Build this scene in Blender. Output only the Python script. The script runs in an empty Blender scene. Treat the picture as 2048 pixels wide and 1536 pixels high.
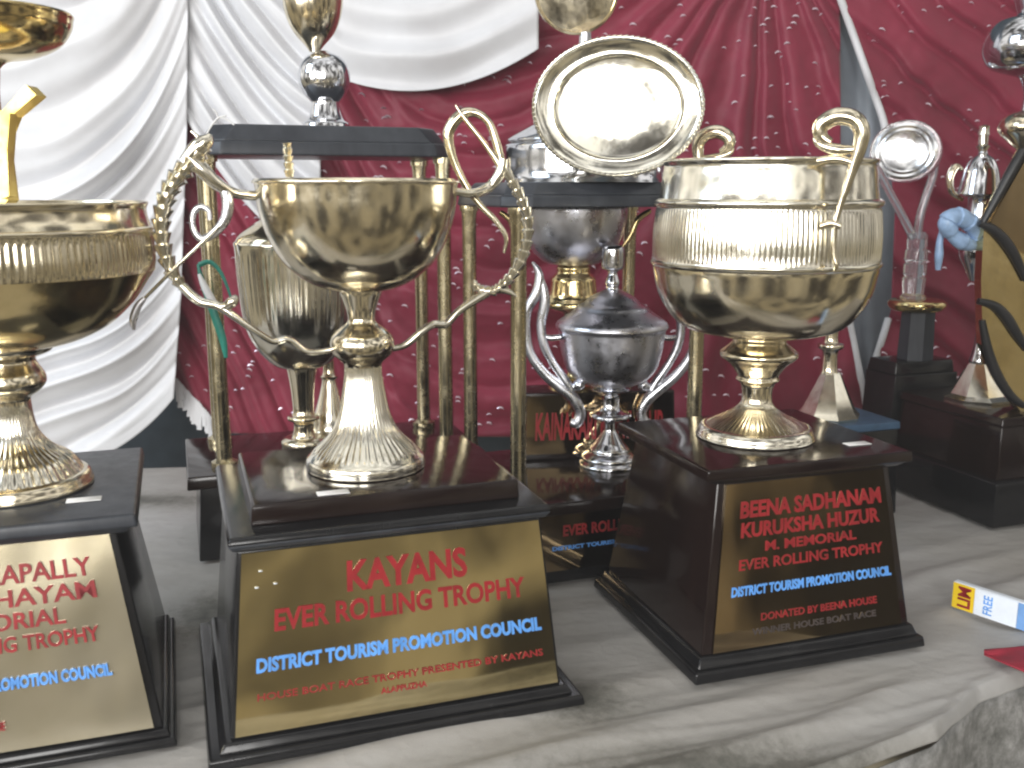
import bpy, bmesh, math, random
from mathutils import Vector, Matrix, noise as mnoise
random.seed(7)
SC = bpy.context.scene
COL = SC.collection
PI = math.pi

# ------------------------------------------------------------------ camera, world, lights, exposure
F, YH, H = 1950.0, 380.0, 0.5
PITCH = math.atan((768 - YH) / F)
cam_d = bpy.data.cameras.new('camera'); cam = bpy.data.objects.new('camera', cam_d); COL.objects.link(cam)
cam.location = (0, 0, H); cam.rotation_euler = (PI/2 - PITCH, 0, 0)
cam_d.sensor_width = 36; cam_d.lens = 36 * F / 2048; cam_d.clip_start = 0.02; cam_d.clip_end = 100
cam_d.dof.use_dof = True; cam_d.dof.focus_distance = 1.15; cam_d.dof.aperture_fstop = 9.0
SC.camera = cam

world = bpy.data.worlds.new('World'); SC.world = world; world.use_nodes = True
wn, wl = world.node_tree.nodes, world.node_tree.links
bg = wn['Background']
tc = wn.new('ShaderNodeTexCoord'); sep = wn.new('ShaderNodeSeparateXYZ'); wl.new(tc.outputs['Generated'], sep.inputs[0])
rmp = wn.new('ShaderNodeValToRGB')
mapr = wn.new('ShaderNodeMapRange'); mapr.inputs[1].default_value = -1; mapr.inputs[2].default_value = 1
wl.new(sep.outputs['Z'], mapr.inputs[0]); wl.new(mapr.outputs[0], rmp.inputs[0])
cr = rmp.color_ramp
cr.elements[0].position = 0.0; cr.elements[0].color = (.09, .078, .055, 1)
cr.elements[1].position = 1.0; cr.elements[1].color = (.36, .37, .38, 1)
e = cr.elements.new(.47); e.color = (.15, .135, .10, 1)
e = cr.elements.new(.57); e.color = (.50, .49, .475, 1)
# made-up noise standing in for unseen surroundings, so polished metal mirrors something busy
wno = wn.new('ShaderNodeTexNoise'); wno.inputs['Scale'].default_value = 4.0; wno.inputs['Distortion'].default_value = .8; wno.inputs['Detail'].default_value = 5; wno.inputs['Roughness'].default_value = .45
wmp = wn.new('ShaderNodeMapping'); wmp.inputs['Scale'].default_value = (1, 1, .55)
wl.new(tc.outputs['Generated'], wmp.inputs[0]); wl.new(wmp.outputs[0], wno.inputs['Vector'])
wrm = wn.new('ShaderNodeValToRGB'); wl.new(wno.outputs[0], wrm.inputs[0])
wrm.color_ramp.elements[0].position = .44; wrm.color_ramp.elements[0].color = (.10, .09, .08, 1)
wrm.color_ramp.elements[1].position = .57; wrm.color_ramp.elements[1].color = (2.0, 1.95, 1.85, 1)
wmx = wn.new('ShaderNodeMix'); wmx.data_type = 'RGBA'; wmx.blend_type = 'MULTIPLY'; wmx.inputs[0].default_value = 1
wl.new(rmp.outputs[0], wmx.inputs[6]); wl.new(wrm.outputs[0], wmx.inputs[7])
wl.new(wmx.outputs[2], bg.inputs[0]); bg.inputs[1].default_value = 1.05

def area(name, loc, aim, sx, sy, power, col):
    d = bpy.data.lights.new(name, 'AREA'); d.shape = 'RECTANGLE'; d.size = sx; d.size_y = sy
    d.energy = power; d.color = col
    o = bpy.data.objects.new(name, d); COL.objects.link(o); o.location = loc
    o.rotation_euler = (Vector(aim) - Vector(loc)).to_track_quat('-Z', 'Y').to_euler()
    return o
area('wide_tent_opening', (-1.85, -1.35, .98), (-.1, 1.5, .85), 2.6, 1.0, 80, (1, .985, .96))
area('narrow_tent_opening', (.06, -1.85, .98), (.15, 1.4, .8), .7, 1.0, 24, (1, .985, .96))
area('side_fill', (-2.5, .45, 1.9), (-.5, 1.9, .8), 1.2, 1.2, 22, (.74, .87, 1))  # unseen side fill added to brighten and cool the upper left drapery
area('overhead_fill', (.3, .9, 3.0), (.3, 1.0, 0), 3.0, 2.4, 7, (1, .98, .95))  # soft unseen fill added overhead

SC.view_settings.view_transform = 'Standard'; SC.view_settings.look = 'None'
SC.view_settings.gamma = 1; SC.view_settings.exposure = 0.45; SC.view_settings.use_curve_mapping = False
SC.cycles.filter_width = 2.2
SC.cycles.max_bounces = 10; SC.cycles.glossy_bounces = 6; SC.cycles.transmission_bounces = 8
SC.cycles.sample_clamp_indirect = 6.0

# ------------------------------------------------------------------ measuring helpers (photo pixel at a known distance -> point)
CP, SP = math.cos(PITCH), math.sin(PITCH)
def ray(x, y):
    u, v = (x - 1024) / F, -(y - 768) / F
    return Vector((u, CP + v * SP, -SP + v * CP))
def onz(x, y, z=0.0):
    d = ray(x, y); return Vector((0, 0, H)) + d * ((z - H) / d.z)
def ony(x, y, Y):
    d = ray(x, y); return Vector((0, 0, H)) + d * (Y / d.y)
def mpp(Y, z):                                    # metres per photo pixel at a place
    return (Y * CP + (H - z) * SP) / F

# ------------------------------------------------------------------ materials
def nm(name):
    m = bpy.data.materials.new(name); m.use_nodes = True
    return m, m.node_tree.nodes, m.node_tree.links, m.node_tree.nodes['Principled BSDF']
def noise(n, l, scale, detail=4, rough=.6, coord='Object', stretch=None):
    t = n.new('ShaderNodeTexCoord'); x = n.new('ShaderNodeTexNoise')
    x.inputs['Scale'].default_value = scale; x.inputs['Detail'].default_value = detail; x.inputs['Roughness'].default_value = rough
    if stretch:
        mp = n.new('ShaderNodeMapping'); mp.inputs['Scale'].default_value = stretch
        l.new(t.outputs[coord], mp.inputs[0]); l.new(mp.outputs[0], x.inputs['Vector'])
    else: l.new(t.outputs[coord], x.inputs['Vector'])
    return x
def ramp(n, l, src, stops):
    r = n.new('ShaderNodeValToRGB'); l.new(src, r.inputs[0]); c = r.color_ramp
    c.elements[0].position, c.elements[0].color = stops[0][0], (*stops[0][1], 1)
    c.elements[1].position, c.elements[1].color = stops[-1][0], (*stops[-1][1], 1)
    for p, q in stops[1:-1]:
        e = c.elements.new(p); e.color = (*q, 1)
    return r
def bump(n, l, src, b, strength, dist=.01):
    k = n.new('ShaderNodeBump'); k.inputs['Strength'].default_value = strength; k.inputs['Distance'].default_value = dist
    l.new(src, k.inputs['Height']); l.new(k.outputs[0], b.inputs['Normal']); return k
def metal(name, c1, c2, rough=.14, dents=.25, scale=9):
    m, n, l, b = nm(name)
    b.inputs['Metallic'].default_value = 1
    x = noise(n, l, scale, 5, .62)
    r = ramp(n, l, x.outputs[0], [(.36, c2), (.6, c1)]); l.new(r.outputs[0], b.inputs['Base Color'])
    x2 = noise(n, l, 38, 6, .7)
    mr = n.new('ShaderNodeMapRange'); mr.inputs[1].default_value = .3; mr.inputs[2].default_value = .75
    mr.inputs[3].default_value = rough * .6; mr.inputs[4].default_value = rough * 1.9
    l.new(x2.outputs[0], mr.inputs[0]); l.new(mr.outputs[0], b.inputs['Roughness'])
    x3 = noise(n, l, 26, 3, .5); bump(n, l, x3.outputs[0], b, dents, .004)
    return m
GOLD = metal('polished_gold', (.85, .78, .62), (.73, .64, .45), .14, .09)
GOLD_PALE = metal('pale_gold', (.88, .85, .75), (.80, .75, .62), .15, .08)
GOLD_DEEP = metal('deep_gold', (.78, .63, .33), (.58, .45, .21), .13, .12)
BRASS_OLD = metal('dull_brass', (.58, .51, .34), (.42, .36, .23), .2, .07)
SILVER = metal('silver', (.72, .73, .76), (.56, .57, .61), .11, .08)
PEWTER = metal('dark_silver', (.72, .725, .79), (.58, .585, .64), .28, .1)
PALE_SILVER = metal('cast_aluminium', (.80, .81, .86), (.62, .63, .68), .26)
MATTE_GOLD = metal('matte_yellow_gold', (.86, .70, .26), (.74, .56, .15), .42, .1)
BRIGHT_SILVER = metal('bright_silver', (.93, .94, .97), (.88, .89, .93), .17, .06)
TRAY = metal('tray_metal', (.93, .91, .83), (.87, .83, .70), .12, .12, 14)

def lacquer(name, c, c2, rough=.2):
    m, n, l, b = nm(name)
    x = noise(n, l, 30, 6, .65, stretch=(1, 1, .15))
    r = ramp(n, l, x.outputs[0], [(.35, c), (.7, c2)]); l.new(r.outputs[0], b.inputs['Base Color'])
    x2 = noise(n, l, 60, 5, .7)
    mr = n.new('ShaderNodeMapRange'); mr.inputs[3].default_value = rough * .7; mr.inputs[4].default_value = rough * 1.6
    l.new(x2.outputs[0], mr.inputs[0]); l.new(mr.outputs[0], b.inputs['Roughness'])
    b.inputs['Coat Weight'].default_value = .06; b.inputs['Coat Roughness'].default_value = .1; b.inputs['Specular IOR Level'].default_value = .34
    x3 = noise(n, l, 18, 2, .5); bump(n, l, x3.outputs[0], b, .12, .004)
    return m
BLACK = lacquer('black_lacquer', (.006, .006, .007), (.011, .011, .012), .15)
ROSEWOOD = lacquer('dark_rosewood_lacquer', (.008, .004, .0035), (.013, .007, .006), .10)
MAROON = lacquer('maroon_lacquer', (.035, .008, .008), (.070, .016, .014), .2)
SLATE = lacquer('slate_lacquer', (.022, .025, .032), (.045, .05, .06), .32)

def plaque_mat(name, c1, c2, rough, crinkle, met=1.0):
    m, n, l, b = nm(name)
    b.inputs['Metallic'].default_value = met; b.inputs['Roughness'].default_value = rough
    x = noise(n, l, 7, 5, .6)
    r = ramp(n, l, x.outputs[0], [(.35, c2), (.62, c1)]); l.new(r.outputs[0], b.inputs['Base Color'])
    x2 = noise(n, l, 11, 2, .45, stretch=(1, 1, .6)); bump(n, l, x2.outputs[0], b, crinkle, .008)
    return m
PLQ = plaque_mat('brass_plate', (.68, .57, .32), (.60, .49, .26), .06, .12)
PLQ_FILM = plaque_mat('brass_plate_under_film', (.62, .56, .42), (.50, .44, .30), .2, .35, .88)
PLQ_DARK = plaque_mat('reflection_dark_plate', (.36, .27, .15), (.28, .20, .11), .06, .10)  # plate brass darkened in base colour to stand in for dark reflections
def plain(name, c, rough=.5, var=.25, scale=40, metal_=0.0, bmp=.0):
    m, n, l, b = nm(name)
    x = noise(n, l, scale, 4)
    r = ramp(n, l, x.outputs[0], [(.3, tuple(v * (1 - var) for v in c)), (.7, tuple(min(1, v * (1 + var)) for v in c))])
    l.new(r.outputs[0], b.inputs['Base Color']); b.inputs['Roughness'].default_value = rough; b.inputs['Metallic'].default_value = metal_
    if bmp: bump(n, l, x.outputs[0], b, bmp, .003)
    return m
RED_INK = plain('red_lettering', (.25, .014, .018), .35)
BLUE_INK = plain('blue_lettering', (.10, .30, .72), .4)
DARK_INK = plain('dark_lettering', (.05, .04, .04), .4)
PAPER = plain('white_paper', (.80, .80, .80), .7, .05)
GREEN = plain('green_ribbon', (.02, .20, .15), .35)
WHITE_RIB = plain('white_ribbon', (.7, .7, .7), .5, .08)
BLUE_PLASTIC = plain('pale_blue_plastic', (.30, .44, .66), .3, .25, 60, 0, .3)
YELLOW = plain('yellow_card', (.80, .56, .02), .4, .06)
CARD_BLUE = plain('blue_card', (.16, .32, .62), .35, .2, 20)
CARD_WHITE = plain('pale_card', (.72, .78, .86), .35, .06)
BLACK_PL = plain('black_band', (.012, .012, .013), .35)
RED_CLOTH_FLAT = plain('red_cloth', (.26, .012, .03), .8, .2, 60, 0, .3)
BLUE_EDGE = plain('blue_edge_tape', (.04, .085, .15), .5)

def cloth(name, c, c2, rough=.75, sheen=.3, weave=500, sc=6):
    m, n, l, b = nm(name)
    x = noise(n, l, sc, 5, .6)
    r = ramp(n, l, x.outputs[0], [(.3, c2), (.65, c)]); l.new(r.outputs[0], b.inputs['Base Color'])
    b.inputs['Roughness'].default_value = rough; b.inputs['Sheen Weight'].default_value = sheen
    x2 = noise(n, l, weave, 2, .5); x3 = noise(n, l, 28, 4, .6)
    ad = n.new('ShaderNodeMath'); ad.operation = 'MULTIPLY_ADD'; ad.inputs[1].default_value = .25
    l.new(x2.outputs[0], ad.inputs[0]); l.new(x3.outputs[0], ad.inputs[2])
    bump(n, l, ad.outputs[0], b, .12, .005)
    return m
WHITE_CL = cloth('white_satin', (.66, .67, .70), (.56, .56, .58), .45, .25)
RED_CL = cloth('crimson_satin', (.235, .012, .042), (.155, .008, .026), .6, .22)
GREY_CL = cloth('grey_cloth', (.30, .34, .39), (.23, .26, .30), .7, .2)

def table_mat():
    m, n, l, b = nm('soiled_white_tablecloth')
    x = noise(n, l, 2.6, 3, .45)
    r = ramp(n, l, x.outputs[0], [(.34, (.26, .245, .225)), (.55, (.34, .33, .315)), (.70, (.40, .395, .39))])
    # damp dirty patches: big smooth shapes broken up at their edge
    t = n.new('ShaderNodeTexCoord'); acc = None
    for (cx, cy, rx, ry) in ((.20, .775, .20, .05), (.07, .90, .06, .05), (-.37, 1.1, .05, .08), (-.62, 1.55, .15, .04)):
        mp = n.new('ShaderNodeMapping'); mp.vector_type = 'POINT'
        mp.inputs['Location'].default_value = (-cx/rx, -cy/ry, 0); mp.inputs['Scale'].default_value = (1/rx, 1/ry, 0)
        l.new(t.outputs['Object'], mp.inputs[0])
        ln = n.new('ShaderNodeVectorMath'); ln.operation = 'LENGTH'; l.new(mp.outputs[0], ln.inputs[0])
        if acc is None: acc = ln.outputs['Value']
        else:
            mn = n.new('ShaderNodeMath'); mn.operation = 'MINIMUM'; l.new(acc, mn.inputs[0]); l.new(ln.outputs['Value'], mn.inputs[1]); acc = mn.outputs[0]
    x4 = noise(n, l, 70, 9, .85)
    ad4 = n.new('ShaderNodeMath'); ad4.operation = 'MULTIPLY_ADD'; ad4.inputs[1].default_value = 2.0
    l.new(x4.outputs[0], ad4.inputs[0]); l.new(acc, ad4.inputs[2])
    st = ramp(n, l, ad4.outputs[0], [(.30, (.16, .17, .15)), (.50, (.42, .42, .39)), (.70, (.82, .82, .80)), (.95, (1, 1, 1))])
    sc_ = n.new('ShaderNodeMath'); sc_.operation = 'MULTIPLY'; sc_.inputs[1].default_value = .36
    l.new(ad4.outputs[0], sc_.inputs[0]); l.new(sc_.outputs[0], st.inputs[0])
    mx = n.new('ShaderNodeMix'); mx.data_type = 'RGBA'; mx.blend_type = 'MULTIPLY'; mx.inputs[0].default_value = 1
    l.new(r.outputs[0], mx.inputs[6]); l.new(st.outputs[0], mx.inputs[7]); l.new(mx.outputs[2], b.inputs['Base Color'])
    b.inputs['Roughness'].default_value = .65
    # crumple: sharp little crease lines at two sizes, and the weave
    hs = None
    for sc_c, amp in ((9, 1.0), (23, .3), (420, .10)):
        q = noise(n, l, sc_c, 2 if sc_c > 100 else 3, .5, stretch=(1, 1.5, 1))
        sb = n.new('ShaderNodeMath'); sb.operation = 'SUBTRACT'; sb.inputs[1].default_value = .5; l.new(q.outputs[0], sb.inputs[0])
        ab = n.new('ShaderNodeMath'); ab.operation = 'ABSOLUTE'; l.new(sb.outputs[0], ab.inputs[0])
        ml = n.new('ShaderNodeMath'); ml.operation = 'MULTIPLY'; ml.inputs[1].default_value = -amp; l.new(ab.outputs[0], ml.inputs[0])
        if hs is None: hs = ml.outputs[0]
        else:
            aa = n.new('ShaderNodeMath'); aa.operation = 'ADD'; l.new(hs, aa.inputs[0]); l.new(ml.outputs[0], aa.inputs[1]); hs = aa.outputs[0]
    bump(n, l, hs, b, .22, .03)
    return m
TABLE = table_mat()
def skirt_mat():
    m, n, l, b = nm('dark_speckled_skirt_cloth')
    x = noise(n, l, 34, 8, .75)
    r = ramp(n, l, x.outputs[0], [(.34, (.10, .102, .095)), (.50, (.22, .218, .21)), (.66, (.38, .375, .37))])
    l.new(r.outputs[0], b.inputs['Base Color']); b.inputs['Roughness'].default_value = .6
    bump(n, l, x.outputs[0], b, .3, .004); return m
SKIRT = skirt_mat()
def glass():
    m, n, l, b = nm('clear_acrylic')
    b.inputs['Base Color'].default_value = (.93, .96, 1, 1); b.inputs['Roughness'].default_value = .04
    b.inputs['Transmission Weight'].default_value = .9; b.inputs['IOR'].default_value = 1.49
    x = noise(n, l, 60, 3); bump(n, l, x.outputs[0], b, .2, .003)
    return m
ACRYL = glass()
def frosted():
    m, n, l, b = nm('cloudy_acrylic')
    b.inputs['Base Color'].default_value = (.82, .87, .93, 1); b.inputs['Roughness'].default_value = .12
    b.inputs['Transmission Weight'].default_value = .6; b.inputs['IOR'].default_value = 1.49
    x = noise(n, l, 50, 3); bump(n, l, x.outputs[0], b, .15, .003); return m
FROST = frosted()
DARK_GAP = plain('painted_darkness', (.045, .062, .080), .8, .5, 4)

# ------------------------------------------------------------------ mesh helpers (all built in world space, then moved under their thing)
def cat(pts, sub=5):
    out = []
    n = len(pts)
    for i in range(n - 1):
        p0, p1, p2, p3 = pts[max(i-1, 0)], pts[i], pts[i+1], pts[min(i+2, n-1)]
        for s in range(sub):
            t = s / sub; t2 = t*t; t3 = t2*t
            out.append(tuple(.5*((2*b) + (-a + c)*t + (2*a - 5*b + 4*c - d)*t2 + (-a + 3*b - 3*c + d)*t3) for a, b, c, d in zip(p0, p1, p2, p3)))
    out.append(tuple(pts[-1])); return out
def obj(name, verts, faces, mat, parent=None, smooth=True, sharp=35, label=None):
    me = bpy.data.meshes.new(name)
    off = Vector(parent_loc(parent)) if parent else Vector((0, 0, 0))
    me.from_pydata([tuple(Vector(v) - off) for v in verts], [], faces); me.update()
    bm = bmesh.new(); bm.from_mesh(me); bmesh.ops.recalc_face_normals(bm, faces=bm.faces); bm.to_mesh(me); bm.free()
    me.materials.append(mat)
    if smooth:
        me.polygons.foreach_set('use_smooth', [True] * len(me.polygons))
        me.set_sharp_from_angle(angle=math.radians(sharp))
    o = bpy.data.objects.new(name, me); COL.objects.link(o)
    if parent: o.parent = parent
    if label: o['label'] = label
    return o
def parent_loc(p):
    v = Vector((0, 0, 0))
    while p is not None:
        v += p.location; p = p.parent
    return v
def thing(name, label, category, loc, group=None):
    o = bpy.data.objects.new(name, None); COL.objects.link(o); o.location = loc; o.empty_display_size = .05
    o['label'] = label; o['category'] = category
    if group: o['group'] = group
    return o
def tag(o, label, category, group=None):
    o['label'] = label; o['category'] = category
    if group: o['group'] = group
    return o
def lathe(name, prof, X, Y, mat, parent=None, seg=64, rib=None, smooth_sub=4, sharp=40, **k):
    """prof: (radius, z); rib: (z0, z1, count, depth) presses upright flutes into that height"""
    pr = cat(prof, smooth_sub) if smooth_sub > 1 else prof
    if rib: seg = rib[2] * 6
    vs, fs = [], []
    for r, z in pr:
        r = max(r, .0003)
        for i in range(seg):
            a = 2*PI*i/seg; rr = r
            if rib and rib[0] < z < rib[1]:
                e = min(1, (z - rib[0]) / .004, (rib[1] - z) / .004)
                rr = r * (1 - rib[3] * e * (.5 + .5*math.cos(rib[2]*a)))
            vs.append((X + rr*math.cos(a), Y + rr*math.sin(a), z))
    m = len(pr)
    for j in range(m - 1):
        for i in range(seg):
            fs.append((j*seg + i, j*seg + (i+1) % seg, (j+1)*seg + (i+1) % seg, (j+1)*seg + i))
    fs.append(tuple(range(seg))[::-1]); fs.append(tuple((m-1)*seg + i for i in range(seg)))
    return obj(name, vs, fs, mat, parent, True, 60 if rib else sharp, **k)
def pp(Y, lst):                                    # (half width px, y px) at an axis distance -> (radius, z)
    out = []
    for hw, py in lst:
        z = ony(1024, py, Y).z; out.append((hw * mpp(Y, z), z))
    return out
def tube(name, pts, rad, mat, parent=None, sub=6, seg=10, rough=None, **k):
    """swept tube; rad: one number or one per point; rough: (count, amount) saw-tooth scales along it"""
    if not isinstance(rad, (list, tuple)): rad = [rad] * len(pts)
    P4 = cat([(*p, r) for p, r in zip(pts, rad)], sub if not rough else 14)
    P = [Vector(p[:3]) for p in P4]; R = [max(p[3], .0002) for p in P4]
    n = len(P); vs, fs = [], []
    up = None
    for i in range(n):
        t = (P[min(i+1, n-1)] - P[max(i-1, 0)]).normalized()
        if up is None:
            up = Vector((0, 0, 1)) if abs(t.z) < .9 else Vector((1, 0, 0))
        side = t.cross(up).normalized(); up = side.cross(t).normalized()
        r = R[i]
        if rough:
            f = (i / (n - 1)) * rough[0]; r *= 1 - rough[1] * (f - math.floor(f))
        for s in range(seg):
            a = 2*PI*s/seg; vs.append(P[i] + side*(r*math.cos(a)) + up*(r*math.sin(a)))
    for i in range(n-1):
        for s in range(seg):
            fs.append((i*seg+s, i*seg+(s+1) % seg, (i+1)*seg+(s+1) % seg, (i+1)*seg+s))
    fs.append(tuple(range(seg))); fs.append(tuple((n-1)*seg+s for s in range(seg)))
    return obj(name, vs, fs, mat, parent, True, 50, **k)
def pxt(lst, Y):                                   # pixel path -> points (Y one number or one per point)
    if not isinstance(Y, (list, tuple)): Y = [Y]*len(lst)
    return [tuple(ony(x, y, yy)) for (x, y), yy in zip(lst, Y)]
def rot2(x, y, a): return (x*math.cos(a) - y*math.sin(a), x*math.sin(a) + y*math.cos(a))
def frustum(name, cx, cy, a, w0, d0, w1, d1, z0, z1, mat, parent=None, bev=.0025, chamfer=0, **k):
    """four-sided tapered block turned by a, edges rounded"""
    bm = bmesh.new()
    def ring(w, d, z):
        if chamfer:
            c = chamfer
            q = [(-w/2+c, -d/2), (w/2-c, -d/2), (w/2, -d/2+c), (w/2, d/2-c), (w/2-c, d/2), (-w/2+c, d/2), (-w/2, d/2-c), (-w/2, -d/2+c)]
        else: q = [(-w/2, -d/2), (w/2, -d/2), (w/2, d/2), (-w/2, d/2)]
        r = []
        for x, y in q:
            x, y = rot2(x, y, a); r.append(bm.verts.new((cx+x, cy+y, z)))
        return r
    A, B = ring(w0, d0, z0), ring(w1, d1, z1); n = len(A)
    bm.faces.new(A[::-1]); bm.faces.new(B)
    for i in range(n): bm.faces.new((A[i], A[(i+1) % n], B[(i+1) % n], B[i]))
    if bev: bmesh.ops.bevel(bm, geom=bm.edges[:], offset=bev, segments=3, affect='EDGES', profile=.6)
    bm.verts.index_update()
    vs = [v.co.copy() for v in bm.verts]; fs = [tuple(v.index for v in f.verts) for f in bm.faces]; bm.free()
    return obj(name, vs, fs, mat, parent, True, 50, **k)
class Face:
    """the front of a tapered block: u across 0..1, v up 0..1"""
    def __init__(s, cx, cy, a, w0, d0, w1, d1, z0, z1):
        def P(x, y, z):
            x, y = rot2(x, y, a); return Vector((cx+x, cy+y, z))
        s.bl, s.br = P(-w0/2, -d0/2, z0), P(w0/2, -d0/2, z0)
        s.tl, s.tr = P(-w1/2, -d1/2, z1), P(w1/2, -d1/2, z1)
        s.n = (s.br - s.bl).cross(s.tl - s.bl).normalized()
    def at(s, u, v, h=0): return s.bl.lerp(s.br, u).lerp(s.tl.lerp(s.tr, u), v) + s.n*h
def plate(name, face, u0, v0, u1, v1, mat, parent, h0=.0005, h1=.003, nu=24, nv=16, wav=0.0, seed=0):
    rnd = random.Random(seed); ph = [rnd.uniform(0, 6.28) for _ in range(6)]
    vs, fs = [], []
    for j in range(nv+1):
        for i in range(nu+1):
            u, v = i/nu, j/nv
            w = wav*(math.sin(5*u+3*v+ph[0]) + .6*math.sin(9*v-4*u+ph[1]) + .4*math.sin(14*u+ph[2])*math.sin(6*v+ph[3]))
            vs.append(face.at(u0+(u1-u0)*u, v0+(v1-v0)*v, h1+w))
    for j in range(nv):
        for i in range(nu):
            q = j*(nu+1)+i; fs.append((q, q+1, q+nu+2, q+nu+1))
    b = len(vs)
    cs = [face.at(u0, v0, h0), face.at(u1, v0, h0), face.at(u1, v1, h0), face.at(u0, v1, h0)]
    vs += cs
    fs.append((b, b+3, b+2, b+1))
    edges = [list(range(nu+1)), [j*(nu+1)+nu for j in range(nv+1)], [nv*(nu+1)+i for i in range(nu, -1, -1)], [j*(nu+1) for j in range(nv, -1, -1)]]
    for k_, ed in enumerate(edges): fs.append(tuple([b+k_] + ed[::1][:0] + [b+(k_+1) % 4] + ed[::-1]))
    return obj(name, vs, fs, mat, parent, True, 40)
def text_on(face, body, u0, v0, u1, v1, mat, parent, h=.0036, bold=.03, thick=.0007, name='lettering', quarter=False):
    cu = bpy.data.curves.new('lettering_curve', 'FONT'); cu.body = body; cu.size = 1; cu.offset = bold; cu.resolution_u = 3
    tmp = bpy.data.objects.new('lettering_tmp', cu); COL.objects.link(tmp)
    dg = bpy.context.evaluated_depsgraph_get(); dg.update()
    me = bpy.data.meshes.new_from_object(tmp.evaluated_get(dg))
    bpy.data.objects.remove(tmp); bpy.data.curves.remove(cu)
    co = [v.co.copy() for v in me.vertices]; fs = [tuple(p.vertices) for p in me.polygons]; bpy.data.meshes.remove(me)
    if quarter: co = [Vector((-c.y, c.x, 0)) for c in co]
    x0, x1 = min(c.x for c in co), max(c.x for c in co); y0, y1 = min(c.y for c in co), max(c.y for c in co)
    vs = [face.at(u0+(u1-u0)*(c.x-x0)/(x1-x0), v0+(v1-v0)*(c.y-y0)/(y1-y0), h) for c in co]
    n = len(vs)
    # give the letters thickness: outline walls go back to the plate
    cnt = {}
    for f in fs:
        for a, b in zip(f, f[1:]+f[:1]):
            kx = (min(a, b), max(a, b)); cnt[kx] = cnt.get(kx, 0)+1
    vs += [v - face.n*thick for v in vs]
    walls = [(a, b, b+n, a+n) for (a, b), c in cnt.items() if c == 1]
    return obj(name, vs, fs+walls, mat, parent, False)
def sheet(name, nu, nv, fn, mat, parent=None, thick=.0015, **k):
    """cloth: fn(u, v) -> point; a solidify modifier gives it thickness"""
    vs = [fn(i/nu, j/nv) for j in range(nv+1) for i in range(nu+1)]
    fs = [(j*(nu+1)+i, j*(nu+1)+i+1, (j+1)*(nu+1)+i+1, (j+1)*(nu+1)+i) for j in range(nv) for i in range(nu)]
    o = obj(name, vs, fs, mat, parent, True, 180, **k)
    sm = o.modifiers.new('thickness', 'SOLIDIFY'); sm.thickness = thick; sm.offset = 0
    return o
def lerp(a, b, t): return a + (b-a)*t
def sst(a, b, x):
    t = min(1, max(0, (x-a)/(b-a))); return t*t*(3-2*t)
def interp(x, pts):
    if x <= pts[0][0]: return pts[0][1]
    for (x0, y0), (x1, y1) in zip(pts, pts[1:]):
        if x <= x1: return lerp(y0, y1, (x-x0)/(x1-x0))
    return pts[-1][1]
def ribbon(name, pts, widths, nrm, mat, parent=None, thick=.0006, **k):
    """flat strip along a path, its width lying across the path and square to nrm"""
    P = [Vector(p) for p in cat(pts, 6)]; W = [w[0] for w in cat([(w,) for w in widths], 6)]
    vs, fs = [], []
    for i, p in enumerate(P):
        t = (P[min(i+1, len(P)-1)] - P[max(i-1, 0)]).normalized(); s = t.cross(Vector(nrm)).normalized()
        vs += [p - s*W[i]/2, p + s*W[i]/2]
    for i in range(len(P)-1): fs.append((2*i, 2*i+1, 2*i+3, 2*i+2))
    o = obj(name, vs, fs, mat, parent, True, 180, **k)
    sm = o.modifiers.new('thickness', 'SOLIDIFY'); sm.thickness = thick
    return o
A19 = math.radians(19)
VEIL_DENSITY = .014

# ------------------------------------------------------------------ the setting: backdrop and table
def box_sheet(name, x0, x1, y, z0, z1, mat):
    return frustum(name, (x0+x1)/2, y, 0, x1-x0, .03, x1-x0, .03, z0, z1, mat, bev=0)
bw = box_sheet('dark_backing', -2.2, 2.6, 2.45, -.8, 2.2, DARK_GAP); bw['kind'] = 'structure'  # added dark sheet standing in for the darkness beyond the curtain hem
def table_front(x): return interp(x, [(-1.4, .28), (-.25, .655), (.30, .79), (.40, .845), (.48, .93), (.60, 1.0), (1.6, 1.33)])
def table_pt(u, v):
    x = lerp(-1.1, 1.3, u); yf = table_front(x)
    if v < .04: y = yf - .010*(1 - v/.04); drop = .014*(1 - v/.04)**1.6       # rolled hem at the front edge
    else: y = lerp(yf, 1.74, ((v-.04)/.96)**1.25); drop = 0
    near = 1 - sst(.03, .42, y - yf)
    w1 = mnoise.noise((x*3.1, y*3.1, .3)); w2 = mnoise.noise((x*9, y*9, 4.7))
    d = -.50*x + .866*y                              # long folds that run from far right to near left
    rid = (.5 + .5*math.sin(d*84 + 5.0*w1 + .4*w2)) ** 2.0
    z = .0140*rid*max(0, .6 + 1.2*mnoise.noise((x*2.4, y*3.4, 2)))*(.10 + .90*near)
    d2 = -.30*x + .954*y
    z += .0026*(.5 + .5*math.sin(d2*190 + 7*w1 + 1.2*w2)) ** 3 * max(0, .2 + 1.3*mnoise.noise((x*4.2, y*5.1, 7)))*(.25 + .75*near)
    z += .0015*w2
    hem = math.exp(-((y - yf - .006)/.008)**2) * sst(.2, .36, x) * .002
    return (x, y, z + hem - .006 - drop)
tb = sheet('table', 520, 340, table_pt, TABLE); tb['kind'] = 'structure'
def skirt_pt(u, v):
    x = lerp(-1.1, 1.3, u); yf = table_front(x)
    wv = math.sin(u*150 + 3*mnoise.noise((u*20, v*2, 1)))
    return (x + .02*v, yf - .004 - .05*v**.8 - .012*wv*v, -.018 - .62*v)
sk = sheet('table_skirt', 300, 40, skirt_pt, SKIRT); sk['kind'] = 'structure'

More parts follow.
